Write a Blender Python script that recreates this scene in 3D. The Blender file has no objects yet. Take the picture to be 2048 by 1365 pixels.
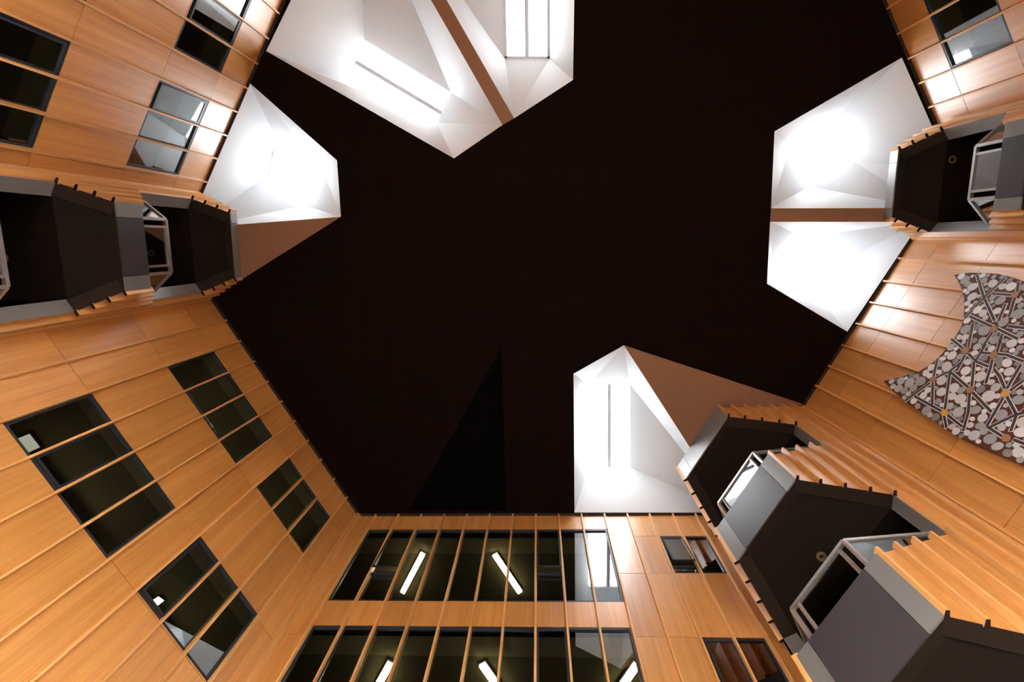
import bpy, bmesh, math, random
from mathutils import Vector, Matrix
from mathutils.geometry import tessellate_polygon
random.seed(11)
C = bpy.context.scene.collection
SC = bpy.context.scene
S = 14.0          # metres from the camera up to the ceiling; plan numbers below are in units of this height
EYE = 1.5         # camera height above the floor

# ------------------------------------------------------------------ camera
cam_d = bpy.data.cameras.new('camera'); cam = bpy.data.objects.new('camera', cam_d); C.objects.link(cam)
cam_d.sensor_width = 36.0; cam_d.lens = 1066.4 / 2048 * 36.0; cam_d.clip_start = 0.05; cam_d.clip_end = 300
_u = Vector((50.1, -200.5, 1066.4)).normalized()
_wx = (Vector((1, 0, 0)) - _u * _u.x).normalized(); _wy = _u.cross(_wx)
R3 = Matrix((_wx, _wy, _u))
_r = R3 @ Vector((1, 0, 0)); _up = R3 @ Vector((0, -1, 0)); _b = R3 @ Vector((0, 0, -1))
cam.matrix_world = Matrix(((_r.x, _up.x, _b.x, 0), (_r.y, _up.y, _b.y, 0), (_r.z, _up.z, _b.z, EYE), (0, 0, 0, 1)))
SC.camera = cam

# ------------------------------------------------------------------ sky, exposure
SKY = 100.0
w = bpy.data.worlds.new('overcast_sky'); SC.world = w; w.use_nodes = True
bg = w.node_tree.nodes['Background']; bg.inputs[0].default_value = (0.93, 0.97, 1.0, 1); bg.inputs[1].default_value = SKY
SC.view_settings.view_transform = 'Standard'; SC.view_settings.look = 'None'
SC.view_settings.exposure = 0.0; SC.view_settings.gamma = 1.0; SC.view_settings.use_curve_mapping = False
cy = SC.cycles
cy.max_bounces = 10; cy.diffuse_bounces = 6; cy.glossy_bounces = 4; cy.transparent_max_bounces = 12
cy.sample_clamp_indirect = 25.0; cy.caustics_reflective = False; cy.caustics_refractive = False
cy.use_denoising = True

# ------------------------------------------------------------------ materials
def mat(name):
    m = bpy.data.materials.new(name); m.use_nodes = True
    return m, m.node_tree, m.node_tree.nodes['Principled BSDF']
def plain(name, col, rough=0.5, metal=0.0, spec=0.5, var=0.0):
    m, t, b = mat(name)
    b.inputs['Base Color'].default_value = (*col, 1); b.inputs['Roughness'].default_value = rough
    b.inputs['Metallic'].default_value = metal; b.inputs['Specular IOR Level'].default_value = spec
    if var:
        n = t.nodes.new('ShaderNodeTexNoise'); n.inputs['Scale'].default_value = 3.0; n.inputs['Detail'].default_value = 4
        g = t.nodes.new('ShaderNodeNewGeometry'); t.links.new(g.outputs['Position'], n.inputs['Vector'])
        r = t.nodes.new('ShaderNodeMapRange'); r.inputs[3].default_value = 1 - var; r.inputs[4].default_value = 1 + var
        t.links.new(n.outputs['Fac'], r.inputs[0])
        x = t.nodes.new('ShaderNodeMix'); x.data_type = 'RGBA'; x.blend_type = 'MULTIPLY'; x.inputs[0].default_value = 1
        x.inputs[6].default_value = (*col, 1); t.links.new(r.outputs[0], x.inputs[7]); t.links.new(x.outputs[2], b.inputs['Base Color'])
    return m
def wood(name, light, dark, rough=0.33, coat=0.8):
    m, t, b = mat(name); N = t.nodes; L = t.links
    g = N.new('ShaderNodeNewGeometry'); mp = N.new('ShaderNodeMapping'); mp.inputs['Scale'].default_value = (9, 9, 0.16)
    oi = N.new('ShaderNodeObjectInfo'); sh = N.new('ShaderNodeVectorMath'); sh.operation = 'ADD'
    sc = N.new('ShaderNodeVectorMath'); sc.operation = 'SCALE'; sc.inputs[3].default_value = 37.0
    cb = N.new('ShaderNodeCombineXYZ'); L.new(oi.outputs['Random'], cb.inputs[0]); L.new(oi.outputs['Random'], cb.inputs[1])
    L.new(cb.outputs[0], sc.inputs[0]); L.new(g.outputs['Position'], mp.inputs['Vector'])
    L.new(mp.outputs[0], sh.inputs[0]); L.new(sc.outputs[0], sh.inputs[1])
    n1 = N.new('ShaderNodeTexNoise'); n1.inputs['Scale'].default_value = 1.0; n1.inputs['Detail'].default_value = 3; L.new(sh.outputs[0], n1.inputs['Vector'])
    n2 = N.new('ShaderNodeTexNoise'); n2.inputs['Scale'].default_value = 5.5; n2.inputs['Detail'].default_value = 2; L.new(sh.outputs[0], n2.inputs['Vector'])
    ad = N.new('ShaderNodeMath'); ad.operation = 'MULTIPLY_ADD'; ad.inputs[1].default_value = 0.45; L.new(n2.outputs['Fac'], ad.inputs[0])
    ml = N.new('ShaderNodeMath'); ml.operation = 'MULTIPLY'; ml.inputs[1].default_value = 0.55; L.new(n1.outputs['Fac'], ml.inputs[0]); L.new(ml.outputs[0], ad.inputs[2])
    rp = N.new('ShaderNodeValToRGB'); rp.color_ramp.elements[0].position = 0.34; rp.color_ramp.elements[1].position = 0.64
    rp.color_ramp.elements[0].color = (*dark, 1); rp.color_ramp.elements[1].color = (*light, 1); L.new(ad.outputs[0], rp.inputs[0])
    mr = N.new('ShaderNodeMapRange'); mr.inputs[3].default_value = 0.88; mr.inputs[4].default_value = 1.10; L.new(oi.outputs['Random'], mr.inputs[0])
    x = N.new('ShaderNodeMix'); x.data_type = 'RGBA'; x.blend_type = 'MULTIPLY'; x.inputs[0].default_value = 1
    L.new(rp.outputs[0], x.inputs[6]); L.new(mr.outputs[0], x.inputs[7]); L.new(x.outputs[2], b.inputs['Base Color'])
    b.inputs['Roughness'].default_value = rough
    b.inputs['Coat Weight'].default_value = coat; b.inputs['Coat Roughness'].default_value = 0.33; b.inputs['Coat IOR'].default_value = 1.7
    return m
def glass(name, tint, r0=0.08):
    m, t, b = mat(name); N = t.nodes; L = t.links; N.remove(b)
    tr = N.new('ShaderNodeBsdfTransparent'); tr.inputs[0].default_value = (*tint, 1)
    gl = N.new('ShaderNodeBsdfGlossy'); gl.inputs['Roughness'].default_value = 0.01
    lw = N.new('ShaderNodeLayerWeight'); pw = N.new('ShaderNodeMath'); pw.operation = 'POWER'; pw.inputs[1].default_value = 5.0
    mr = N.new('ShaderNodeMapRange'); mr.inputs[3].default_value = r0; mr.inputs[4].default_value = 1.0
    mx = N.new('ShaderNodeMixShader'); L.new(lw.outputs['Facing'], pw.inputs[0]); L.new(pw.outputs[0], mr.inputs[0]); L.new(mr.outputs[0], mx.inputs[0])
    L.new(tr.outputs[0], mx.inputs[1]); L.new(gl.outputs[0], mx.inputs[2]); L.new(mx.outputs[0], N['Material Output'].inputs[0])
    return m
def emit(name, col, s):
    m, t, b = mat(name)
    b.inputs['Base Color'].default_value = (0.8, 0.8, 0.8, 1); b.inputs['Emission Color'].default_value = (*col, 1); b.inputs['Emission Strength'].default_value = s
    return m
def ceiling_mat():
    m, t, b = mat('perforated_dark_ceiling'); N = t.nodes; L = t.links
    g = N.new('ShaderNodeNewGeometry')
    def frac(scale):
        v = N.new('ShaderNodeVectorMath'); v.operation = 'SCALE'; v.inputs[3].default_value = scale; L.new(g.outputs['Position'], v.inputs[0])
        f = N.new('ShaderNodeVectorMath'); f.operation = 'FRACTION'; L.new(v.outputs[0], f.inputs[0])
        s = N.new('ShaderNodeSeparateXYZ'); L.new(f.outputs[0], s.inputs[0]); return s
    def band(sock, lo, hi):
        a = N.new('ShaderNodeMath'); a.operation = 'GREATER_THAN'; a.inputs[1].default_value = lo; L.new(sock, a.inputs[0])
        c = N.new('ShaderNodeMath'); c.operation = 'LESS_THAN'; c.inputs[1].default_value = hi; L.new(sock, c.inputs[0])
        o = N.new('ShaderNodeMath'); o.operation = 'MULTIPLY'; L.new(a.outputs[0], o.inputs[0]); L.new(c.outputs[0], o.inputs[1]); return o.outputs[0]
    def mul(a, c):
        o = N.new('ShaderNodeMath'); o.operation = 'MULTIPLY'; L.new(a, o.inputs[0]); L.new(c, o.inputs[1]); return o.outputs[0]
    f1 = frac(1 / 0.66); f2 = frac(1 / 0.066)
    tile = mul(band(f1.outputs[0], .12, .88), band(f1.outputs[1], .12, .88)); hole = mul(band(f2.outputs[0], .3, .8), band(f2.outputs[1], .3, .8))
    x = N.new('ShaderNodeMix'); x.data_type = 'RGBA'; L.new(mul(tile, hole), x.inputs[0])
    x.inputs[6].default_value = (0.0055, 0.0022, 0.0018, 1); x.inputs[7].default_value = (0.0085, 0.0042, 0.0022, 1)
    L.new(x.outputs[2], b.inputs['Base Color']); b.inputs['Roughness'].default_value = 0.85; b.inputs['Specular IOR Level'].default_value = 0.06
    return m
M = dict(
    wood=wood('honey_wood_veneer', (0.66, 0.315, 0.085), (0.49, 0.205, 0.042)),
    fin=wood('pale_wood_batten', (0.72, 0.41, 0.15), (0.58, 0.28, 0.085), 0.42, 0.1),
    ceil=ceiling_mat(),
    white=plain('white_plaster', (0.62, 0.655, 0.685), 0.6, 0, 0.3, 0.02),
    shaded=plain('soffit_shade_tint', (0.245, 0.125, 0.070), 0.55, 0, 0.3, 0.03),  # white soffits and beams; their brown bounce-lit shade is put into the colour
    back=plain('dark_backing', (0.030, 0.018, 0.014), 0.7, 0, 0.3),
    frame=plain('dark_anodised_frame', (0.035, 0.037, 0.048), 0.35, 0.3),
    grey=plain('silver_grey_panel', (0.22, 0.22, 0.226), 0.36, 0.25, 0.5, 0.03),
    dgrey=plain('mid_grey_panel', (0.062, 0.057, 0.064), 0.36, 0.25, 0.5, 0.03),
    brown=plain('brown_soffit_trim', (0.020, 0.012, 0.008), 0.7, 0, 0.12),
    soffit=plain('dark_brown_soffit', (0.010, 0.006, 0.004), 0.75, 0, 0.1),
    steel=plain('brushed_steel', (0.46, 0.43, 0.41), 0.35, 0.7),
    glass=glass('window_glass', (0.72, 0.74, 0.70), 0.26),
    roofglass=glass('tinted_roof_glass', (0.40, 0.40, 0.40), 0.04),
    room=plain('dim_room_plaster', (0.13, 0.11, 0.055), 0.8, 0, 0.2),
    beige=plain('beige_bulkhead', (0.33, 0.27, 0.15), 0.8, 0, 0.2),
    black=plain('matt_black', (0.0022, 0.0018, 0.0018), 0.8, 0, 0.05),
    floor=plain('pale_concrete_floor', (0.55, 0.52, 0.48), 0.6, 0, 0.3, 0.06),
    patchglow=emit('dim_patch_glow', (0.95, 0.95, 0.80), 1.1),
    floorsheet=plain('grey_floorsheet', (0.17, 0.165, 0.16), 0.9, 0, 0.1, 0.1),
    lamp=emit('warm_tube_glow', (1.0, 0.86, 0.62), 22.0),
    maroon=plain('maroon_ground', (0.085, 0.022, 0.013), 0.6, 0, 0.3, 0.1),
    ink=plain('aubergine_bar', (0.028, 0.020, 0.030), 0.6),
    chalk=plain('chalk_edge', (0.66, 0.62, 0.60), 0.6),
    ochre=plain('ochre_disc', (0.32, 0.155, 0.07), 0.6), gold=plain('gold_disc', (0.55, 0.30, 0.055), 0.6),
    paper=plain('white_paper', (0.9, 0.9, 0.88), 0.7), brass=plain('dull_brass', (0.35, 0.27, 0.12), 0.4, 0.6),
)
DOTS = [plain('grey_dot_%d' % i, (v * .97, v, v * 1.04), 0.55) for i, v in enumerate((0.20, 0.30, 0.42, 0.56, 0.70))]

# ------------------------------------------------------------------ helpers
def P3(x, y, h): return Vector((x * S, y * S, EYE + h * S))
def link(o, parent=None):
    C.objects.link(o)
    if parent: o.parent = parent
    return o
def obj(name, verts, faces, m, parent=None, mats=None, fmi=None):
    me = bpy.data.meshes.new(name); me.from_pydata([tuple(v) for v in verts], [], faces)
    for mm in (mats or [m]): me.materials.append(mm)
    if fmi: me.polygons.foreach_set('material_index', fmi)
    bm = bmesh.new(); bm.from_mesh(me); bmesh.ops.recalc_face_normals(bm, faces=bm.faces); bm.to_mesh(me); bm.free()
    me.update(); return link(bpy.data.objects.new(name, me), parent)
def tag(o, label=None, cat=None, group=None, kind=None):
    if label: o['label'] = label
    if cat: o['category'] = cat
    if group: o['group'] = group
    if kind: o['kind'] = kind
    return o
def empty(name, loc, label=None, cat=None, group=None, kind=None):
    o = bpy.data.objects.new(name, None); o.empty_display_size = 0.2; C.objects.link(o); o.location = loc
    return tag(o, label, cat, group, kind)
def adopt(o, parent):
    o.parent = parent; o.matrix_parent_inverse = Matrix.Translation(-parent.location); return o
def hexa(p8):   # 4 lower-ring points then 4 upper-ring points
    return p8, [(0, 1, 2, 3), (4, 5, 6, 7), (0, 1, 5, 4), (1, 2, 6, 5), (2, 3, 7, 6), (3, 0, 4, 7)]
def prism(ring, off):  # polygon extruded by a vector
    n = len(ring); v = [Vector(p) for p in ring] + [Vector(p) + off for p in ring]
    f = [tuple(range(n)), tuple(range(n, 2 * n))] + [(i, (i + 1) % n, (i + 1) % n + n, i + n) for i in range(n)]
    return v, f
def part(name, vf, m, parent):
    o = obj(name, vf[0], vf[1], m); return adopt(o, parent)
def bar(p, q, wid, up=Vector((0, 0, 1)), dep=None):
    p, q = Vector(p), Vector(q); d = (q - p).normalized()
    if abs(d.dot(up)) > .99: up = Vector((1, 0, 0))
    a = d.cross(up).normalized(); b = a.cross(d).normalized(); dep = dep or wid
    o = [a * x * wid / 2 + b * y * dep / 2 for x, y in ((-1, -1), (1, -1), (1, 1), (-1, 1))]
    return hexa([p + k for k in o] + [q + k for k in o])
def join(*vfs):
    V, F = [], []
    for v, f in vfs:
        n = len(V); V += list(v); F += [tuple(i + n for i in t) for t in f]
    return V, F
def sheet(name, outer, holes, to3, m, thick=None):
    polys = [[Vector((a, b, 0)) for a, b in outer]] + [[Vector((a, b, 0)) for a, b in h] for h in holes]
    flat = [p for q in polys for p in q]
    tri = tessellate_polygon(polys)
    V = [to3(p.x, p.y) for p in flat]; F = [tuple(t) for t in tri]
    if thick:
        n = len(V); V2 = [v + thick for v in V]; F2 = [tuple(i + n for i in t) for t in F]; k = 0; E = []
        for q in polys:
            l = len(q); E += [(k + i, k + (i + 1) % l, k + (i + 1) % l + n, k + i + n) for i in range(l)]; k += l
        V += V2; F += F2 + E
    return obj(name, V, F, m)

# ------------------------------------------------------------------ the plan
class Wall:
    def __init__(s, a, t, n): s.a, s.t, s.n = Vector(a), Vector(t).normalized(), Vector(n).normalized()
    def p(s, u, h, d=0.0):
        q = s.a + s.t * u + s.n * d; return P3(q.x, q.y, h)
WL1 = Wall((-.6253, .1073), (.5096, .8604), (-.8604, .5096))
WB = Wall((-.3623, .5537), (.9996, -.0283), (.0283, .9996))
WL2 = Wall((-.4510, -.3887), (-.4941, .8694), (-.8694, -.4941))
WR1 = Wall((.6594, .0044), (-.4505, .8928), (.8928, .4505))
WR2 = Wall((.5686, -.3902), (.4921, .8705), (.8705, -.4921))
H0 = 0.14   # underside of the first floor: unseen ground floor left open all round to light the walls from below
PD, BD = .005, .0072
SHELL = [(-1.15, -.95), (1.2, -.95), (1.2, 1.0), (-1.15, 1.0)]

def box_sd(W, s0, s1, h0, h1, d0, d1):
    return hexa([W.p(s0, h0, d0), W.p(s1, h0, d0), W.p(s1, h0, d1), W.p(s0, h0, d1), W.p(s0, h1, d0), W.p(s1, h1, d0), W.p(s1, h1, d1), W.p(s0, h1, d1)])
def fin_vf(W, s, h0, h1, wb=.0042, wn=.0026, d0=0.0, d1=.0066, h0b=None, h1b=None):
    q = [(s - wb / 2, d1), (s + wb / 2, d1), (s + wn / 2, d0), (s - wn / 2, d0)]
    return hexa([W.p(u, h0, d) for u, d in q] + [W.p(u, h1, d) for u, d in q])

win_n = [0]
def window(W, fins, h0, h1, label, sash=(), transom=None, parts_only=None):
    """one glazed opening behind the battens: frame, mullions, panes, opening sashes"""
    win_n[0] += 1
    s0, s1 = fins[0] + .0012, fins[-1] - .0012
    c = W.p((s0 + s1) / 2, h0, .008)
    r = empty('window_%d' % win_n[0], c, label, 'window', None, 'structure')
    fw = .0036
    fr = [box_sd(W, s0, s0 + fw, h0, h1, .0056, .0105), box_sd(W, s1 - fw, s1, h0, h1, .0056, .0105),
          box_sd(W, s0 + fw, s1 - fw, h0, h0 + fw, .0056, .0105), box_sd(W, s0 + fw, s1 - fw, h1 - fw, h1, .0056, .0105)]
    part('frame', join(*fr), M['frame'], r)
    for k in range(len(fins) - 1):
        a = fins[k] + (.0012 + fw if k == 0 else .0014); b = fins[k + 1] - (.0012 + fw if k == len(fins) - 2 else .0014)
        if k: part('mullion', box_sd(W, fins[k] - .0014, fins[k] + .0014, h0 + fw, h1 - fw, .0068, .0105), M['frame'], r)
        lo = h0 + fw
        if k in sash:
            tr = transom or h0 + fw
            g = fw * .75; x0, x1, y0, y1 = a + .0006, b - .0006, tr + .0006, h1 - fw - .0006
            tilt = .010 if transom else .0022
            def sp(u, h, d): return W.p(u, h, d - tilt * (y1 - h) / (y1 - y0))
            def sb(u0, u1, v0, v1): return hexa([sp(u0, v0, .0052), sp(u1, v0, .0052), sp(u1, v0, .0078), sp(u0, v0, .0078), sp(u0, v1, .0052), sp(u1, v1, .0052), sp(u1, v1, .0078), sp(u0, v1, .0078)])
            so = part('sash', join(sb(x0, x0 + g, y0, y1), sb(x1 - g, x1, y0, y1), sb(x0 + g, x1 - g, y0, y0 + g), sb(x0 + g, x1 - g, y1 - g, y1)), M['frame'], r)
            pn = obj('pane', *hexa([sp(x0 + g, y0 + g, .0062), sp(x1 - g, y0 + g, .0062), sp(x1 - g, y0 + g, .0066), sp(x0 + g, y0 + g, .0066), sp(x0 + g, y1 - g, .0062), sp(x1 - g, y1 - g, .0062), sp(x1 - g, y1 - g, .0066), sp(x0 + g, y1 - g, .0066)]), M['glass'])
            pn.parent = so
            if transom:
                part('transom', box_sd(W, a, b, tr - fw, tr, .0060, .0105), M['frame'], r)
                part('pane', box_sd(W, a, b, lo, tr - fw, .0084, .0088), M['glass'], r)
        else:
            part('pane', box_sd(W, a, b, lo, h1 - fw, .0084, .0088), M['glass'], r)
    return r

def build_wall(name, label, W, fins, levels, openings, s_end, top=.9985, col_levels=None):
    """fins: batten positions; levels: joint heights from the top down; openings: (first column, last column, h0, h1)"""
    root = empty(name, W.p(sum(s_end) / 2, H0, 0), label, 'wall', None, 'structure')
    holes = [[(fins[a] + .0012, h0), (fins[b + 1] - .0012, h0), (fins[b + 1] - .0012, h1), (fins[a] + .0012, h1)] for a, b, h0, h1 in openings]
    bk = sheet('backing', [(s_end[0], H0), (s_end[1], H0), (s_end[1], .9995), (s_end[0], .9995)], holes, lambda u, h: W.p(u, h, BD), M['back'], W.p(0, 0, .003) - W.p(0, 0, 0))
    adopt(bk, root)
    edges = [s_end[0]] + list(fins) + [s_end[1]]
    for i in range(len(edges) - 1):
        a, b = edges[i], edges[i + 1]
        if b - a < .004: continue
        a2 = a + .0012 if i else a; b2 = b - .0012 if i < len(edges) - 2 else b
        lv = list((col_levels or {}).get(i - 1, levels))
        cuts = [(y0, y1) for (ca, cb, y0, y1) in openings if ca <= i - 1 <= cb]
        segs, y = [], top
        for q in sorted(set([l for l in lv] + [v for c in cuts for v in c] + [H0]), reverse=True):
            if q < y - .002: segs.append((q, y)); y = q
        for lo, hi in segs:
            mid = (lo + hi) / 2
            if any(y0 < mid < y1 for y0, y1 in cuts): continue
            jt = random.uniform(-.00012, .00012)
            part('panel', box_sd(W, a2, b2, lo + .0004, hi - .0004, PD + jt, PD + .0016 + jt), M['wood'], root)
    for f in fins:
        part('batten', fin_vf(W, f, H0, top), M['fin'], root)
    return root

# ------------------------------------------------------------------ floor, ceiling, skylights
fl = obj('floor', [(-70, -70, 0), (70, -70, 0), (70, 70, 0), (-70, 70, 0)], [(0, 1, 2, 3)], M['floor']); tag(fl, 'pale concrete floor of the atrium, below the frame', 'floor', None, 'structure')

SKYL = dict(
 A1=([(-.4815, -.3301), (-.1509, -.1462), (-.0631, -.2025), (-.3060, -.6080)], [(-.3407, -.3866), (-.1724, -.2885), (-.2028, -.2318), (-.3859, -.3105)],
     [('p0', 'q0', 'q3'), ('p0', 'p1', 'q2', 'q3'), ('p1', 'p2', 'q2'), ('p2', 'q1', 'q2'), ('p2', 'p3', 'q1'), ('p3', 'q0', 'q1'), ('p3', 'p0', 'q0')], ((-.3613, -.3479), (-.1923, -.2507)),
     'large white faceted skylight left of the brown beam, at top of picture'),
 A2=([(-.0426, -.2132), (.0601, -.2754), (.0590, -.6080), (-.2800, -.6080)], [(-.0656, -.3489), (.0211, -.3476), (.0186, -.53), (-.0700, -.53)],
     [('p0', 'p1', 'q1'), ('p0', 'q1', 'q0'), ('p1', 'p2', 'q1'), ('p2', 'q2', 'q1'), ('p2', 'p3', 'q2'), ('p3', 'q3', 'q2'), ('p3', 'p0', 'q0'), ('p3', 'q0', 'q3')], ((-.0225, -.3482), (-.0255, -.53)),
     'white faceted skylight right of the brown beam at the top edge'),
 B=([(-.5179, -.2795), (-.3654, -.1442), (-.3641, -.0438), (-.6589, -.0232)], [(-.5305, -.2018), (-.4449, -.1568), (-.4803, -.0715), (-.5737, -.1200)],
     [('p0', 'p1', 'q1'), ('p0', 'q1', 'q0'), ('p1', 'p2', 'q1'), ('p2', 'q2', 'q1'), ('p2', 'p3', 'q2'), ('p3', 'q3', 'q2'), ('p3', 'p0', 'q3'), ('p0', 'q0', 'q3')], ((-.5390, -.1858), (-.5573, -.1305)),
     'white faceted skylight beside the left wall above the two left bays'),
 C=([(.0722, .2512), (.1662, .1946), (.3926, .5326), (.0803, .5404)], [(.1125, .3055), (.2023, .3032), (.2100, .4931), (.1191, .4950)],
     [('p0', 'p1', 'q0'), ('p1', 'q1', 'q0'), ('p1', 'p2', 'q1'), ('p2', 'q2', 'q1'), ('p2', 'p3', 'q2'), ('p3', 'q3', 'q2'), ('p3', 'p0', 'q3'), ('p0', 'q0', 'q3')], ((.1585, .3043), (.1645, .4942)),
     'white skylight with a pointed tip above the big window wall'),
 D1=([(.4114, -.1874), (.6113, -.3037), (.7180, -.1220), (.6905, -.0570), (.4169, -.0570)], [(.5735, -.2300), (.6172, -.1529), (.5360, -.1051), (.4924, -.1781)],
     [('p0', 'p1', 'q0'), ('p0', 'q0', 'q3'), ('p1', 'p2', 'q1'), ('p1', 'q1', 'q0'), ('p2', 'p3', 'q1'), ('p3', 'q2', 'q1'), ('p3', 'p4', 'q2'), ('p4', 'q3', 'q2'), ('p4', 'p0', 'q3')], None,
     'white faceted skylight above the short beam at the right'),
 D2=([(.4172, -.0335), (.4215, .0774), (.5750, .1654), (.6594, .0044), (.6793, -.0331)], [(.5339, -.0089), (.6271, .0358), (.5757, .1109), (.4831, .0632)],
     [('p4', 'p0', 'q0'), ('p0', 'q3', 'q0'), ('p0', 'p1', 'q3'), ('p1', 'p2', 'q2'), ('p1', 'q2', 'q3'), ('p2', 'p3', 'q1'), ('p2', 'q1', 'q2'), ('p3', 'p4', 'q1'), ('p4', 'q0', 'q1')], ((.6150, .0375), (.5637, .1080)),
     'white faceted skylight below the short beam at the right, above the mural'),
)
LOUV = [(-.0663, .2025), (-.0584, .5380), (-.2560, .5430)]
ceil = sheet('ceiling', SHELL, [v[0] for v in SKYL.values()] + [LOUV], lambda x, y: P3(x, y, 1.0), M['ceil'], Vector((0, 0, .10)))
tag(ceil, 'dark brown flat ceiling with perforated panels around the skylights', 'ceiling', None, 'structure')
lv = []
for k in range(66):
    y = .2075 + k * .0051
    f = (y - .2025) / (.5380 - .2025)
    xr = -.0663 + .0079 * f; xl = -.0663 - .1897 * f
    if xr - xl < .003: continue
    lv.append(bar(P3(xl, y, 1.0012), P3(xr, y, 1.0012), .028, Vector((0, 0, 1)), .045))
lo = adopt(obj('louvre_slats', *join(*lv), M['black']), ceil); lo.matrix_parent_inverse = Matrix(); lo['kind'] = 'stuff'
lb = obj('louvre_backing', [P3(x, y, 1.0065) for x, y in LOUV], [(0, 1, 2)], M['black'], ceil)
HO = 1.12
for key, (poly, op, facets, mul, label) in SKYL.items():
    cx = sum(p[0] for p in poly) / len(poly); cyy = sum(p[1] for p in poly) / len(poly)
    r = empty('skylight', P3(cx, cyy, 1.0), label, 'skylight')
    pt = {('p%d' % i): P3(x, y, 1.0005) for i, (x, y) in enumerate(poly)}; pt.update({('q%d' % i): P3(x, y, HO) for i, (x, y) in enumerate(op)})
    for f in facets:
        v = [pt[k] for k in f]; cen = P3(cx, cyy, 1.05)
        nrm = (v[1] - v[0]).cross(v[2] - v[0]).normalized()
        if nrm.dot(v[0] - cen) < 0: nrm = -nrm
        if len(v) == 4:
            part('facet', (v + [p + nrm * .04 for p in v], [(0, 1, 2), (0, 2, 3), (4, 5, 6), (4, 6, 7), (0, 1, 5, 4), (1, 2, 6, 5), (2, 3, 7, 6), (3, 0, 4, 7)]), M['white'], r)
        else:
            part('facet', prism(v, nrm * .04), M['white'], r)
    q = [P3(x, y, HO) for x, y in op]
    part('kerb', join(*[hexa([q[i], q[(i + 1) % 4], q[(i + 1) % 4] + (q[(i + 1) % 4] - q[i]).normalized().cross(Vector((0, 0, 1))) * .06, q[i] + (q[(i + 1) % 4] - q[i]).normalized().cross(Vector((0, 0, 1))) * .06] + [v + Vector((0, 0, .16)) for v in (q[i], q[(i + 1) % 4], q[(i + 1) % 4] + (q[(i + 1) % 4] - q[i]).normalized().cross(Vector((0, 0, 1))) * .06, q[i] + (q[(i + 1) % 4] - q[i]).normalized().cross(Vector((0, 0, 1))) * .06)]) for i in range(4)]), M['white'], r)
    qc = sum(q, Vector()) / 4
    part('pane', prism([qc + (v - qc) * 1.06 + Vector((0, 0, .16)) for v in q], Vector((0, 0, .012))), M['roofglass'], r)
    if mul: part('mullion', bar(P3(*mul[0], HO) + Vector((0, 0, .09)), P3(*mul[1], HO) + Vector((0, 0, .09)), .105 if key[0] in 'AC' else .03, Vector((0, 0, 1)), .12), M['white'], r)
def beam(name, ring, label):
    o = obj(name, *prism([P3(x, y, .9988) for x, y in ring], Vector((0, 0, .03))), M['shaded']); return tag(o, label, 'soffit', None, 'structure')
beam('soffit_beam', [(-.0631, -.2025), (-.0426, -.2132), (-.2800, -.6080), (-.3060, -.6080)], 'narrow taupe beam between the two skylights at the top')
beam('soffit_beam.001', [(.4169, -.0570), (.4172, -.0335), (.6793, -.0331), (.6905, -.0570)], 'short taupe beam between the two skylights at the right')
beam('soffit_triangle', [(.1662, .1946), (.5065, .3050), (.4000, .5300), (.3926, .5326)], 'taupe triangular soffit above the lower right bays')
beam('soffit_triangle.001', [(-.3641, -.0438), (-.6265, .1092), (-.6800, .0150), (-.6589, -.0232)], 'taupe triangular soffit above the left bays')

# ------------------------------------------------------------------ outer shell (keeps daylight out of the rooms behind the windows)
up0 = sheet('floor_upper', SHELL, [[(-.6253 - .02, .1073), (-.3623, .5637), (.345, .545), (.40, .545), (.52, .312), (.672, .0044), (.69, -.10), (.689, -.196), (.43, -.655), (-.31, -.655), (-.632, -.084), (-.70, .01)]], lambda x, y: P3(x, y, H0 - .02), M['room'], Vector((0, 0, .25)))
tag(up0, 'first floor slab around the open atrium', 'floor', None, 'structure')
nm = ['wall_outer_north', 'wall_outer_east', 'wall_outer_south', 'wall_outer_west']
for i in range(4):
    (x0, y0), (x1, y1) = SHELL[i], SHELL[(i + 1) % 4]
    o = obj(nm[i], [P3(x0, y0, H0 - .02), P3(x1, y1, H0 - .02), P3(x1, y1, 1.005), P3(x0, y0, 1.005)], [(0, 1, 2, 3)], M['room'])
    tag(o, 'plain outer wall of the rooms behind the %s side' % nm[i].split('_')[-1], 'wall', None, 'structure')

cp = obj('floor_dimmer', *prism([P3(x * .85, y * .85, -EYE / S + .0002) for x, y in SHELL], Vector((0, 0, .012))), M['floorsheet']); tag(cp, 'dark grey carpet added over the unseen atrium floor to cut bounce light', 'floorsheet', None, 'structure')  # dark sheet added out of view to weaken light bounced up from the floor

# ------------------------------------------------------------------ timber walls
f_L1 = [.0005] + [.0504 + .0472 * k for k in range(10)] + [.5165]
f_B = [.0020, .0353, .0831, .1306, .1780, .2243, .2710, .3178, .3648, .4106, .4566, .5024, .5481, .5925, .6380, .6828]
f_L2 = [-.2315, -.1852, -.1389, -.0926, -.0463, 0, .0458, .0926, .1389, .1845, .231, .2769, .3245, .3490]
f_R1 = [-.0110, .0288, .0744, .1178, .1617, .2072, .2517, .2951, .3400]
f_R2 = [-.2991, -.2544, -.2097, -.165, -.1203, -.0756, -.0309, .0140, .0588, .1033, .1485, .1924, .2285]
b1 = [.915, .791, .6435, .530, .375, .26]
o1 = [(2, 5, .5275, .6450), (2, 5, .7908, .9135), (7, 9, .5325, .6500), (7, 9, .7990, .9180), (2, 5, .262, .375), (7, 9, .262, .375)]
build_wall('wall_left_lower', 'honey wood panelled wall at lower left with two columns of dark windows', WL1, f_L1, b1, o1, (-.010, .5205))
window(WL1, f_L1[2:7], .5275, .6450, 'wide four pane dark window low on the lower left wall', (1,))
window(WL1, f_L1[2:7], .7908, .9135, 'four pane dark window near the ceiling on the lower left wall, papers on its sill', (1,))
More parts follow.
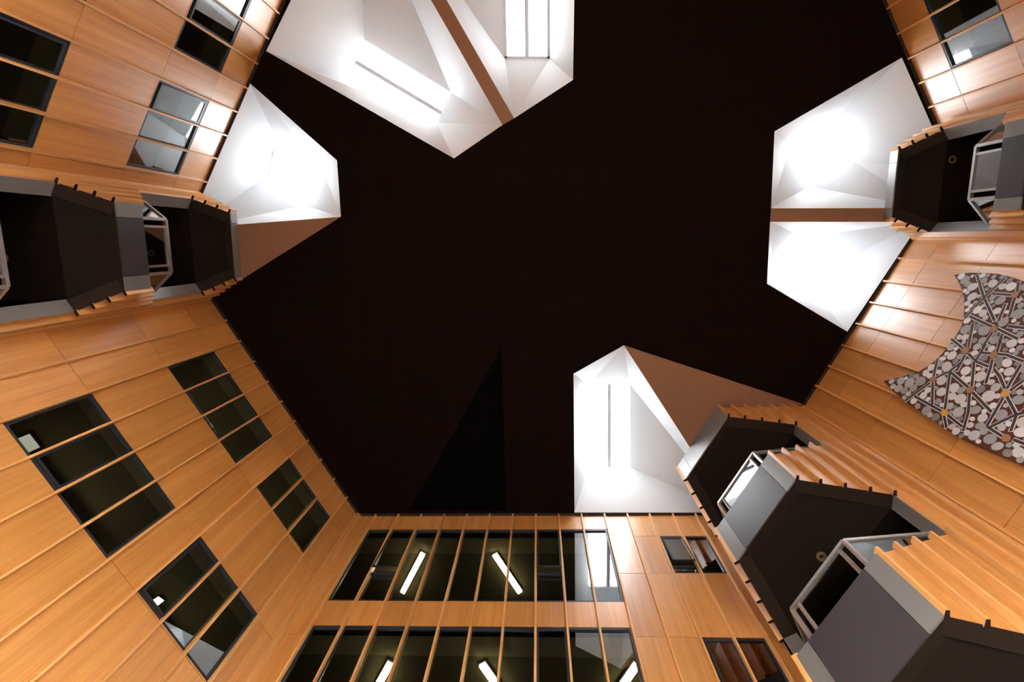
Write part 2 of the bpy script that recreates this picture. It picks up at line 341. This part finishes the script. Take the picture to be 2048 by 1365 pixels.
window(WL1, f_L1[7:11], .5325, .6500, 'three pane window on the lower left wall with a lit lamp inside', (0,))
window(WL1, f_L1[7:11], .7990, .9180, 'three pane dark window near the ceiling beside the back corner', ())
b2 = [.922, .8085, .6635, .550, .395, .28]
oB = [(1, 10, .7365, .9470), (1, 10, .4700, .6815), (13, 14, .8095, .9222), (13, 14, .5500, .6635)]
build_wall('wall_bottom', 'honey wood panelled wall at the bottom of the picture with two long window bands', WB, f_B, b2, oB, (-.001, .7030), col_levels={k: [] for k in range(1, 11)})
window(WB, f_B[1:12], .7365, .9470, 'long upper ten pane window band on the bottom wall', (1, 7), .812)
window(WB, f_B[1:12], .4700, .6815, 'long lower ten pane window band cut by the bottom edge', (1, 7))
window(WB, f_B[13:16], .8095, .9222, 'small two pane window near the ceiling on the bottom wall', (0,), .832)
window(WB, f_B[13:16], .5500, .6635, 'small two pane window low on the bottom wall by the grey bays', (0,))
b3 = [.923, .8045, .6545, .540, .385, .27]
o3 = [(9, 11, .8040, .9230), (9, 11, .5400, .6545), (4, 7, .8070, .9230), (4, 7, .5400, .6545), (0, 2, .8070, .9230)]
build_wall('wall_left_upper', 'sunlit honey wood panelled wall at upper left', WL2, f_L2, b3, o3, (-.255, .3560))
window(WL2, f_L2[9:13], .8040, .9230, 'three pane window on the upper left wall reflecting the white skylights', (0,))
window(WL2, f_L2[9:13], .5400, .6545, 'three pane window at the left edge with a pale reflection in its top pane', (0,))
window(WL2, f_L2[4:9], .8070, .9230, 'four pane window at the top edge of the upper left wall', (2,))
window(WL2, f_L2[4:9], .5400, .6545, 'four pane window in the top left corner, mostly out of frame', ())
window(WL2, f_L2[0:4], .8070, .9230, 'three pane window of the upper left wall above the frame', ())
b4 = [.930, .8160, .6735, .559, .40, .28]
build_wall('wall_right_lower', 'honey wood panelled wall at right behind the dotted mural', WR1, f_R1, b4, [], (-.020, .3470))
b5 = [.9300, .8170, .6720, .558, .40, .28]
o5 = [(7, 9, .8180, .9300), (7, 9, .5580, .6720), (2, 4, .8180, .9300)]
build_wall('wall_right_upper', 'sunlit honey wood panelled wall in the upper right corner', WR2, f_R2, b5, o5, (-.33, .2330))
window(WR2, f_R2[7:11], .8180, .9300, 'three pane window in the upper right corner reflecting a skylight', ())
window(WR2, f_R2[7:11], .5580, .6720, 'lower three pane window of the upper right wall out of frame', ())
window(WR2, f_R2[2:6], .8180, .9300, 'three pane window of the upper right wall above the frame', ())
WN = Wall((-.325, -.635), (1, 0, ), (0, -1))
f_N = [.02 + .0463 * k for k in range(16)]
build_wall('wall_top', 'honey wood panelled wall above the top edge of the picture', WN, f_N, [.92, .806, .655, .54, .39], [], (-.01, .78))
# dark shadow-gap trims where the panels meet the ceiling
for i, (W, a, b) in enumerate(((WL1, -.004, .519), (WB, 0, .703), (WL2, -.26, .351), (WR1, -.012, .342), (WR2, -.33, .2278), (WN, 0, .77))):
    o = obj('trim_%d' % (i + 1), *box_sd(W, a, b, .9986, .99985, .0002, .0085), M['back']); tag(o, 'dark shadow gap strip between ceiling and wood wall %d' % (i + 1), 'trim', None, 'structure')

# ------------------------------------------------------------------ projecting bays
def bay(name, label, F, E, sc, modules, fins, th, axis, front_cut, spr, rails=True):
    F = [Vector(f) for f in F]; E = [Vector(e) for e in E]; ax = Vector(axis).normalized()
    r = empty(name, P3((F[0].x + F[1].x) / 2, (F[0].y + F[1].y) / 2, H0), label, 'bay window', 'projecting bays')
    mid = (F[0] + F[1]) / 2 + ax * .05
    sides = []
    for i in (0, 1):
        t = (E[i] - F[i]).normalized(); n = Vector((t.y, -t.x))
        if n.dot(mid - F[i]) < 0: n = -n          # inward, toward the inside of the bay
        sides.append((Wall(F[i], t, n), (E[i] - F[i]).length))
    ft = (F[1] - F[0]).normalized(); fn = Vector((ft.y, -ft.x))
    if fn.dot(ax) < 0: fn = -fn
    FW = Wall(F[0], ft, fn); FLn = (F[1] - F[0]).length
    L = lambda a, b, x: a + (b - a) * min(1, x / sc)
    inn = []
    for i in (0, 1):
        W, ln = sides[i]
        inn.append(lambda s, h, W=W: W.p(s, h, th))
    for mi, (bf, bc, tf, tc) in enumerate(modules):
        for i in (0, 1):
            W, ln = sides[i]; fs = [f for f in fins[i] if f < sc + .002]
            hb = lambda s: L(bf, bc, s); ht = lambda s: L(tf, tc, s)
            # core of the parapet
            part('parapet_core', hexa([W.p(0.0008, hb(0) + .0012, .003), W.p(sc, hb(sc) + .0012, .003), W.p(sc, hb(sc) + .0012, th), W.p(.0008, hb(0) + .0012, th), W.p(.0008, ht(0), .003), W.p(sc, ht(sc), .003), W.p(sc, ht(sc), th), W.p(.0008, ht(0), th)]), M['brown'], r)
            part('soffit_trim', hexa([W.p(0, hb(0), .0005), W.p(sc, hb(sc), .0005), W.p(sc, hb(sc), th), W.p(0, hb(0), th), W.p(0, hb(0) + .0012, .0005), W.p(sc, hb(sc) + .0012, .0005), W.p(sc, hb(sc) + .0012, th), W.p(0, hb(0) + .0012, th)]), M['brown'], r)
            ed = [0] + fs + [sc]
            for k in range(len(ed) - 1):
                a, b = ed[k], ed[k + 1]
                if b - a < .003: continue
                part('panel', hexa([W.p(a, hb(a) + .0012, .0014), W.p(b, hb(b) + .0012, .0014), W.p(b, hb(b) + .0012, .003), W.p(a, hb(a) + .0012, .003), W.p(a, ht(a) - .0003, .0014), W.p(b, ht(b) - .0003, .0014), W.p(b, ht(b) - .0003, .003), W.p(a, ht(a) - .0003, .003)]), M['wood'], r)
            for f in fs:
                part('batten_end_shade', fin_vf(W, f, hb(f) - .0010, hb(f) - .0004, .0048, .0032, -.0062, .0016), M['brown'], r)  # thin dark piece added as the shade on the batten's underside
                part('batten', fin_vf(W, f, hb(f) - .0004, min(.9985, ht(f) + .0025), .0044, .0028, -.0060, .0016), M['fin'], r)
        # front face: centre panel between two paler end caps, joints between them
        c0, c1 = front_cut
        topf = tf
        for a, b, m, nme in ((-.0004, c0 - .0003, 'grey', 'end_cap'), (c0 + .0003, c1 - .0003, 'dgrey' if mi else 'grey', 'front_panel'), (c1 + .0003, FLn + .0004, 'grey', 'end_cap')):
            part(nme, box_sd(FW, a, b, bf - .0003, topf, -.0012, .0010), M[m], r)
        part('front_core', box_sd(FW, .002, FLn - .002, bf, topf - .0005, .0010, th), M['brown'], r)
        # folded soffit
        k0 = [sides[i][0].p(.004, bf + .0016, th - .001) for i in (0, 1)]; k1 = [sides[i][0].p(sc, bc + .0016, th - .001) for i in (0, 1)]
        b3_ = Vector((ax.x, ax.y, 0)) * S * .30
        kb = [k1[0] + b3_, k1[1] + b3_]
        up = Vector((0, 0, .06))
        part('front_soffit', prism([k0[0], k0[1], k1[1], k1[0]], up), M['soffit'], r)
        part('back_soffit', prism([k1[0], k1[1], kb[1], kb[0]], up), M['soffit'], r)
        sx, sy = spr; sp = P3(sx, sy, bc + .0012); sv, sf = [], []
        for q in range(14):
            an = 2 * math.pi * q / 14; dv = Vector((math.cos(an), math.sin(an), 0))
            sv += [sp + dv * .085, sp + dv * .050, sp + dv * .050 + Vector((0, 0, .05)), sp + dv * .085 + Vector((0, 0, .05))]
            q2 = (q + 1) % 14; sf += [tuple(4 * a + c for a, c in ((q, e), (q2, e), (q2, (e + 1) % 4), (q, (e + 1) % 4))) for e in range(4)]
        part('sprinkler_ring', (sv, sf), M['brass'], r)
        # steel rail with glass on top of the parapet
        if mi and rails:
            hr = tc + .0225
            ins = th * .8
            A = [FW.p(ins * 1.25, hr, ins), FW.p(FLn - ins * 1.25, hr, ins)]
            J = [sides[i][0].p(sc, hr, ins) for i in (0, 1)]
            B0 = [FW.p(ins * 1.25, tf, ins), FW.p(FLn - ins * 1.25, tf, ins)]; BJ = [sides[i][0].p(sc, tc - .002, ins) for i in (0, 1)]
            part('rail', join(bar(A[0], A[1], .07, dep=.06), bar(A[0], J[0], .06), bar(A[1], J[1], .06)), M['steel'], r)
            part('rail_post', bar(A[0], B0[0], .06), M['steel'], r); part('rail_post', bar(A[1], B0[1], .06), M['steel'], r)
            d = (A[1] - A[0]).normalized()
            part('rail_post', bar(A[0] + d * .16, B0[0] + d * .16, .05), M['steel'], r); part('rail_post', bar(A[1] - d * .16, B0[1] - d * .16, .05), M['steel'], r)
            part('rail_pane', prism([A[0] + d * .19 - Vector((0, 0, .05)), A[1] - d * .19 - Vector((0, 0, .05)), B0[1] - d * .19, B0[0] + d * .19], Vector((fn.x, fn.y, 0)) * .012), M['glass'], r)
            for i in (0, 1):
                nn = sides[i][0].n; part('rail_pane', prism([A[i] - Vector((0, 0, .05)), J[i] - Vector((0, 0, .05)), BJ[i], B0[i]], Vector((nn.x, nn.y, 0)) * .012), M['glass'], r)
    # solid timber flank beyond the openings, with its grey reveal
    for i in (0, 1):
        W, ln = sides[i]
        part('flank_core', box_sd(W, sc + .0010, ln + .012, H0, .9990, .003, th), M['brown'], r)
        part('reveal', box_sd(W, sc - .0004, sc + .0010, H0, .9990, .0006, th + .001), M['grey'], r)
        fs = [sc] + [f for f in fins[i] if f > sc + .002] + [ln]
        for k in range(len(fs) - 1):
            for lo, hi in ((H0, .39), (.39, .655), (.655, .9985)):
                part('panel', box_sd(W, fs[k] + .0008, fs[k + 1] + (.005 if k == len(fs) - 2 else -.0004), lo + .0003, hi - .0003, .0014, .003), M['wood'], r)
            if k: part('batten', fin_vf(W, fs[k], H0, .9985, .0044, .0028, -.0060, .0016), M['fin'], r)
        # dark side of the passage behind
        e = W.p(ln + .010, H0, th); e2 = e + Vector((ax.x, ax.y, 0)) * S * .28
        z = Vector((0, 0, S * (.999 - H0)))
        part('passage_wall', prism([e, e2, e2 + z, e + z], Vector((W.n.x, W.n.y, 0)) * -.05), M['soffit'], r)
        sides[i] = (W, ln, e2)
    e0, e1 = sides[0][2], sides[1][2]
    part('passage_end', prism([e0, e1, e1 + z, e0 + z], Vector((ax.x, ax.y, 0)) * .05), M['soffit'], r)
    return r
bay('bay_window', 'stack of wood clad bays with grey fronts at the lower right, beside the mural wall', [(.348, .313), (.281, .435)], [(.5065, .3085), (.3390, .5340)], .0975,
    [(.941, .895, .9988, .9988), (.682, .637, .767, .806), (.418, .375, .510, .549)],
    [[.0012, .0255, .0505, .0750, .0985, .1190, .1385], [.0012, .0255, .0505, .0750, .0985]], .0185, (.82, .57), (.0205, .1185), (.3687, .3992))
bay('bay_window.001', 'stack of wood clad bays with grey fronts at the left edge', [(-.5625, -.051), (-.564, .068)], [(-.6240, -.0845), (-.6255, .1060)], .0450,
    [(.979, .932, .9988, .9988), (.707, .664, .755, .801), (.441, .398, .489, .535)],
    [[.0012, .0160, .0300, .0440, .0570]] * 2, .0185, (-1, 0.0), (.0195, .0995), (-.6875, .0219))
bay('bay_window.002', 'stack of wood clad bays with grey fronts at the right edge', [(.6123, -.1515), (.6145, -.0400)], [(.6785, -.1945), (.6635, -.0045)], .0450,
    [(.979, .934, .9988, .9988), (.728, .685, .768, .808), (.463, .420, .504, .543)],
    [[.0012, .0150, .0290, .0430, .0600], [.0060, .0200, .0335, .0470]], .0185, (1, 0.0), (.0195, .0960), (.6711, -.1296))

# ------------------------------------------------------------------ rooms behind the windows
def room(name, label, W, s0, s1, h, skew0, skew1, zones, depth=.30):
    """ceiling of the rooms behind one wall: bands (d0, d1, material) parallel to the wall"""
    r = empty(name, W.p((s0 + s1) / 2, h, .15), label, 'ceiling', None, 'structure')
    for d0, d1, m in zones:
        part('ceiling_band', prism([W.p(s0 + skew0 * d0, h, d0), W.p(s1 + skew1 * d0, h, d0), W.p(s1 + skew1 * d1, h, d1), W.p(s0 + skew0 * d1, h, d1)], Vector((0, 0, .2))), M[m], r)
    return r
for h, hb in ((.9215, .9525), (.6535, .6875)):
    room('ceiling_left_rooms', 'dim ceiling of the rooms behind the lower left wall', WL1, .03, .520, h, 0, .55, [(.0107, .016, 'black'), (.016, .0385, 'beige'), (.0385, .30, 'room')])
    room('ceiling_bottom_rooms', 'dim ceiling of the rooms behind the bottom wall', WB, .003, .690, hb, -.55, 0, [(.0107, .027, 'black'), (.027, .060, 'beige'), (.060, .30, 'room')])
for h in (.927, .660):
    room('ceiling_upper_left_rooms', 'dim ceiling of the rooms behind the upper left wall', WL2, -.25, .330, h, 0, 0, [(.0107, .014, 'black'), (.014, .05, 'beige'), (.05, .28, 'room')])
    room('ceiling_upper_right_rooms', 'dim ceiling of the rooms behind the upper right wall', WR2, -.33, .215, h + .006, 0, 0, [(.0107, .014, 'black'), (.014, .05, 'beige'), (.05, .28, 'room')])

# ------------------------------------------------------------------ room lamps
def tube(p, q, label):
    r = empty('linear_light', (Vector(p) + Vector(q)) / 2, label, 'light', 'tube lights in the rooms')
    part('housing', bar(Vector(p) + Vector((0, 0, .06)), Vector(q) + Vector((0, 0, .06)), .16, dep=.05), M['paper'], r)
    part('diffuser', bar(p, q, .13, dep=.06), M['lamp'], r); return r
def z_(x, y, h): return P3(x, y, h)
tube(z_(-.2190, .6050, .9445), z_(-.2629, .6922, .9445), 'lit tube light slanting left behind the upper window band')
tube(z_(-.0779, .6030, .9445), z_(-.0278, .6844, .9445), 'lit tube light slanting right behind the upper window band')
tube(z_(-.2115, .6160, .679), z_(-.2400, .6700, .679), 'leftmost lit tube light behind the lower window band')
tube(z_(-.0757, .6120, .679), z_(-.0440, .6640, .679), 'middle lit tube light behind the lower window band')
tube(z_(.1500, .6030, .679), z_(.1190, .6600, .679), 'rightmost lit tube light behind the lower window band')
for h, nm_ in ((.885, 'upper'), (.618, 'lower')):
    for s0, s1, side in ((.11, .27, 'bay'), (.335, .465, 'corner')):  # unseen tubes added to brighten the left room ceilings
        tube(WL1.p(s0, h, .14), WL1.p(s1, h, .14), 'added unseen tube light deep inside the %s left room on the %s side, hidden from below' % (nm_, side))
def flat_lamp(ring, h, m, label):
    cx, cyy = sum(x for x, y in ring) / 4, sum(y for x, y in ring) / 4
    r = empty('ceiling_light', P3(cx, cyy, h), label, 'light')
    part('housing', prism([P3(cx + (x - cx) * 1.2, cyy + (y - cyy) * 1.2, h + .0004) for x, y in ring], Vector((0, 0, .04))), M['frame'], r)
    part('diffuser', prism([P3(x, y, h) for x, y in ring], Vector((0, 0, .02))), M[m], r)
flat_lamp([(-.5413, .5019), (-.5301, .4944), (-.5228, .5005), (-.5334, .5088)], .6495, 'lamp', 'small square lit lamp seen through a window on the lower left wall')
flat_lamp([(-.7005, .2635), (-.6784, .2546), (-.6669, .2736), (-.6884, .2833)], .6495, 'patchglow', 'pale square patch with added glow behind the top pane of the big window at left')  # stands for a pale lit patch; its own glow is added
# ------------------------------------------------------------------ dotted mural
MU = [(.0545, .840), (.0495, .815), (.0480, .790), (.0482, .765), (.0515, .742), (.0557, .721), (.0600, .690), (.0640, .650), (.0660, .600), (.0980, .588), (.1300, .572), (.1650, .552), (.2000, .530), (.2350, .505), (.2660, .475),
      (.2680, .520), (.2690, .572), (.2695, .600), (.2710, .640), (.2708, .662), (.2646, .712), (.2560, .775), (.2490, .808), (.2410, .838), (.2330, .824), (.2233, .807), (.2082, .785), (.1940, .7745), (.1800, .769), (.1634, .7655), (.1500, .765), (.1305, .7665), (.1170, .773), (.1038, .782), (.0890, .794), (.0750, .809), (.0630, .826)]
mur = empty('mural', WR1.p(.16, .475, -.006), 'maroon star shaped mural covered in grey dots, hung on the right wall', 'artwork')
bd = sheet('board', MU, [], lambda u, h: WR1.p(u, h, -.0060), M['maroon'], WR1.p(0, 0, .0055) - WR1.p(0, 0, 0)); adopt(bd, mur)
def inside(u, h):
    c = False; n = len(MU)
    for i in range(n):
        (x0, y0), (x1, y1) = MU[i], MU[i - 1]
        if (y0 > h) != (y1 > h) and u < (x1 - x0) * (h - y0) / (y1 - y0) + x0: c = not c
    return c
NODES = [(.0757, .7196), (.1254, .716), (.1621, .735), (.1585, .6917), (.213, .753), (.2096, .6899), (.2002, .6442), (.2493, .7022), (.2487, .6084), (.115, .640), (.165, .600), (.245, .545)]
BARS = [[(.1509, .7684), (.1607, .7385)], [(.165, .7277), (.1725, .7086), (.1746, .6875)], [(.1596, .7124), (.1575, .6967)], [(.156, .6879), (.1545, .6751), (.1574, .6499)], [(.1352, .6976), (.1548, .6899)], [(.147, .7125), (.1707, .71)],
 [(.1679, .7305), (.1921, .7269)], [(.1802, .7297), (.1947, .7365), (.2106, .7508)], [(.1823, .7690), (.1927, .764), (.2084, .7555)], [(.2175, .7501), (.2458, .7277)], [(.1955, .7352), (.208, .6935)], [(.1966, .7349), (.2267, .7163), (.2457, .705)],
 [(.1733, .7116), (.205, .6911)], [(.1644, .6895), (.1739, .6847), (.1961, .6761)], [(.1755, .6791), (.1823, .6655), (.195, .649)], [(.1617, .6506), (.1942, .6465)], [(.1956, .6415), (.1782, .6342)], [(.2560, .7745), (.2188, .7541)],
 [(.244, .7645), (.249, .7076)], [(.2531, .7004), (.2660, .6856)], [(.2504, .6962), (.2567, .6667)], [(.2139, .6878), (.2379, .6718), (.2613, .662)], [(.2118, .6847), (.2267, .6447)], [(.2055, .6435), (.2452, .6384)], [(.2033, .64), (.2188, .6166)],
 [(.214, .6091), (.2204, .6169), (.2439, .6341)], [(.2198, .6154), (.2393, .6092)], [(.2449, .6376), (.2487, .6123)], [(.0515, .7989), (.083, .7638), (.1141, .723)], [(.0773, .7535), (.0762, .7236)], [(.0570, .7272), (.0725, .7192)],
 [(.0798, .7173), (.099, .7095), (.1061, .7076)], [(.0527, .7505), (.0827, .7615), (.1184, .7699)], [(.114, .7642), (.123, .7177)], [(.124, .7113), (.1318, .6757)], [(.1224, .7521), (.1574, .7335)], [(.1301, .7147), (.1529, .7139)],
 [(.1294, .7001), (.1481, .6926)], [(.0892, .7242), (.1142, .7173)], [(.118, .700), (.115, .645)], [(.120, .640), (.160, .604)], [(.170, .602), (.215, .612)], [(.247, .600), (.246, .550)], [(.170, .597), (.240, .548)], [(.075, .710), (.110, .645)]]
for b in BARS:
    V, F, V2, F2 = [], [], [], []
    for i in range(len(b) - 1):
        p, q = Vector(b[i]), Vector(b[i + 1]); d = (q - p).normalized(); n = Vector((-d.y, d.x))
        for (wd, o0, o1, VV, FF) in ((.0028, -.0060, -.0064, V, F), (.0017, -.0064, -.0067, V2, F2)):
            e = d * (.0008 if o0 == -.0060 else 0)
            k = len(VV); ring = [p - e + n * wd, q + e + n * wd, q + e - n * wd, p - e - n * wd]
            vf = hexa([WR1.p(x.x, x.y, o0) for x in ring] + [WR1.p(x.x, x.y, o1) for x in ring])
            VV += vf[0]; FF += [tuple(j + k for j in f) for f in vf[1]]
    e_ = adopt(obj('edge_stripe', V, F, M['chalk']), mur)
    s_ = obj('dark_stripe', V2, F2, M['ink']); s_.parent = e_
def disc(u, h, ru, rh, rot, m, o0, o1, nme, seg=14):
    ring = []
    for k in range(seg):
        a = 2 * math.pi * k / seg; x, y = math.cos(a) * ru, math.sin(a) * rh
        ring.append(WR1.p(u + x * math.cos(rot) - y * math.sin(rot), h + x * math.sin(rot) + y * math.cos(rot), o0))
    return part(nme, prism(ring, WR1.p(0, 0, o1 - o0) - WR1.p(0, 0, 0)), m, mur)
for i, (u, h) in enumerate(NODES): disc(u, h, .0048, .0052, .3, M['gold'] if i in (6, 7) else M['ochre'], -.0060, -.0072, 'round_boss', 16)
def segd(p, a, b):
    a, b, p = Vector(a), Vector(b), Vector(p); t = max(0, min(1, (p - a).dot(b - a) / (b - a).length_squared)); return (p - a - (b - a) * t).length
placed = []
for rmax, rmin, tries in ((.0084, .0062, 2200), (.0062, .0044, 7000), (.0044, .0029, 14000)):
    for _ in range(tries):
        if len(placed) >= 285: break
        u, h = random.uniform(.045, .273), random.uniform(.50, .845)
        if not inside(u, h): continue
        r = random.uniform(rmin, rmax)
        if any(not inside(u + r * .85 * math.cos(a), h + r * .85 * math.sin(a)) for a in (0, 1.05, 2.1, 3.14, 4.2, 5.25)): continue
        if any((u - x) ** 2 + (h - y) ** 2 < (r + s_) ** 2 * .80 for x, y, s_ in placed): continue
        if any(segd((u, h), b[i], b[i + 1]) < r * .82 + .0021 for b in BARS for i in range(len(b) - 1)): continue
        if any((u - x) ** 2 + (h - y) ** 2 < (r + .0050) ** 2 for x, y in NODES): continue
        if h < .575 and random.random() < .85: continue
        placed.append((u, h, r))
for u, h, r in placed:
    disc(u, h, r * random.uniform(.82, 1.0), r * random.uniform(.95, 1.12), random.uniform(-.5, .5), random.choice(DOTS[:2] + DOTS[1:] + DOTS[3:]), -.0060, -.0068, 'dot')

# ------------------------------------------------------------------ small things
cm = empty('security_camera', WB.p(.6945, .946, .003), 'small white and black security camera on the bottom wall by the grey bay', 'camera')
part('bracket', box_sd(WB, .6925, .6965, .9375, .9405, -.0045, .006), M['fin'], cm)
part('body', box_sd(WB, .6920, .6970, .9410, .9520, -.0075, -.0015), M['paper'], cm)
part('lens', box_sd(WB, .6928, .6962, .9390, .9412, -.0070, -.0022), M['black'], cm)
part('hood', box_sd(WB, .6915, .6975, .9520, .9536, -.0080, -.0010), M['black'], cm)
for k, (a, b, hh, lab) in enumerate(((.1945, .2060, .0056, 'longest white rolled drawing on the sill of the upper dark window'), (.2075, .2170, .0058, 'second white rolled drawing on the sill of the upper dark window'), (.2200, .2265, .0050, 'short white paper roll at the right end of the row on the sill'))):
    W = WL1; c0, c1 = W.p(a, .7990 + hh / 2, .0112), W.p(b, .7990 + hh / 2, .0112); d = (c1 - c0).normalized(); n = Vector((W.n.x, W.n.y, 0))
    ring = [c0 + (n * math.cos(q * .7854) + Vector((0, 0, 1)) * math.sin(q * .7854)) * hh * S / 2 for q in range(8)]
    tag(obj('paper_roll', *prism(ring, c1 - c0), M['paper']), lab, 'paper', 'paper rolls on the sill')
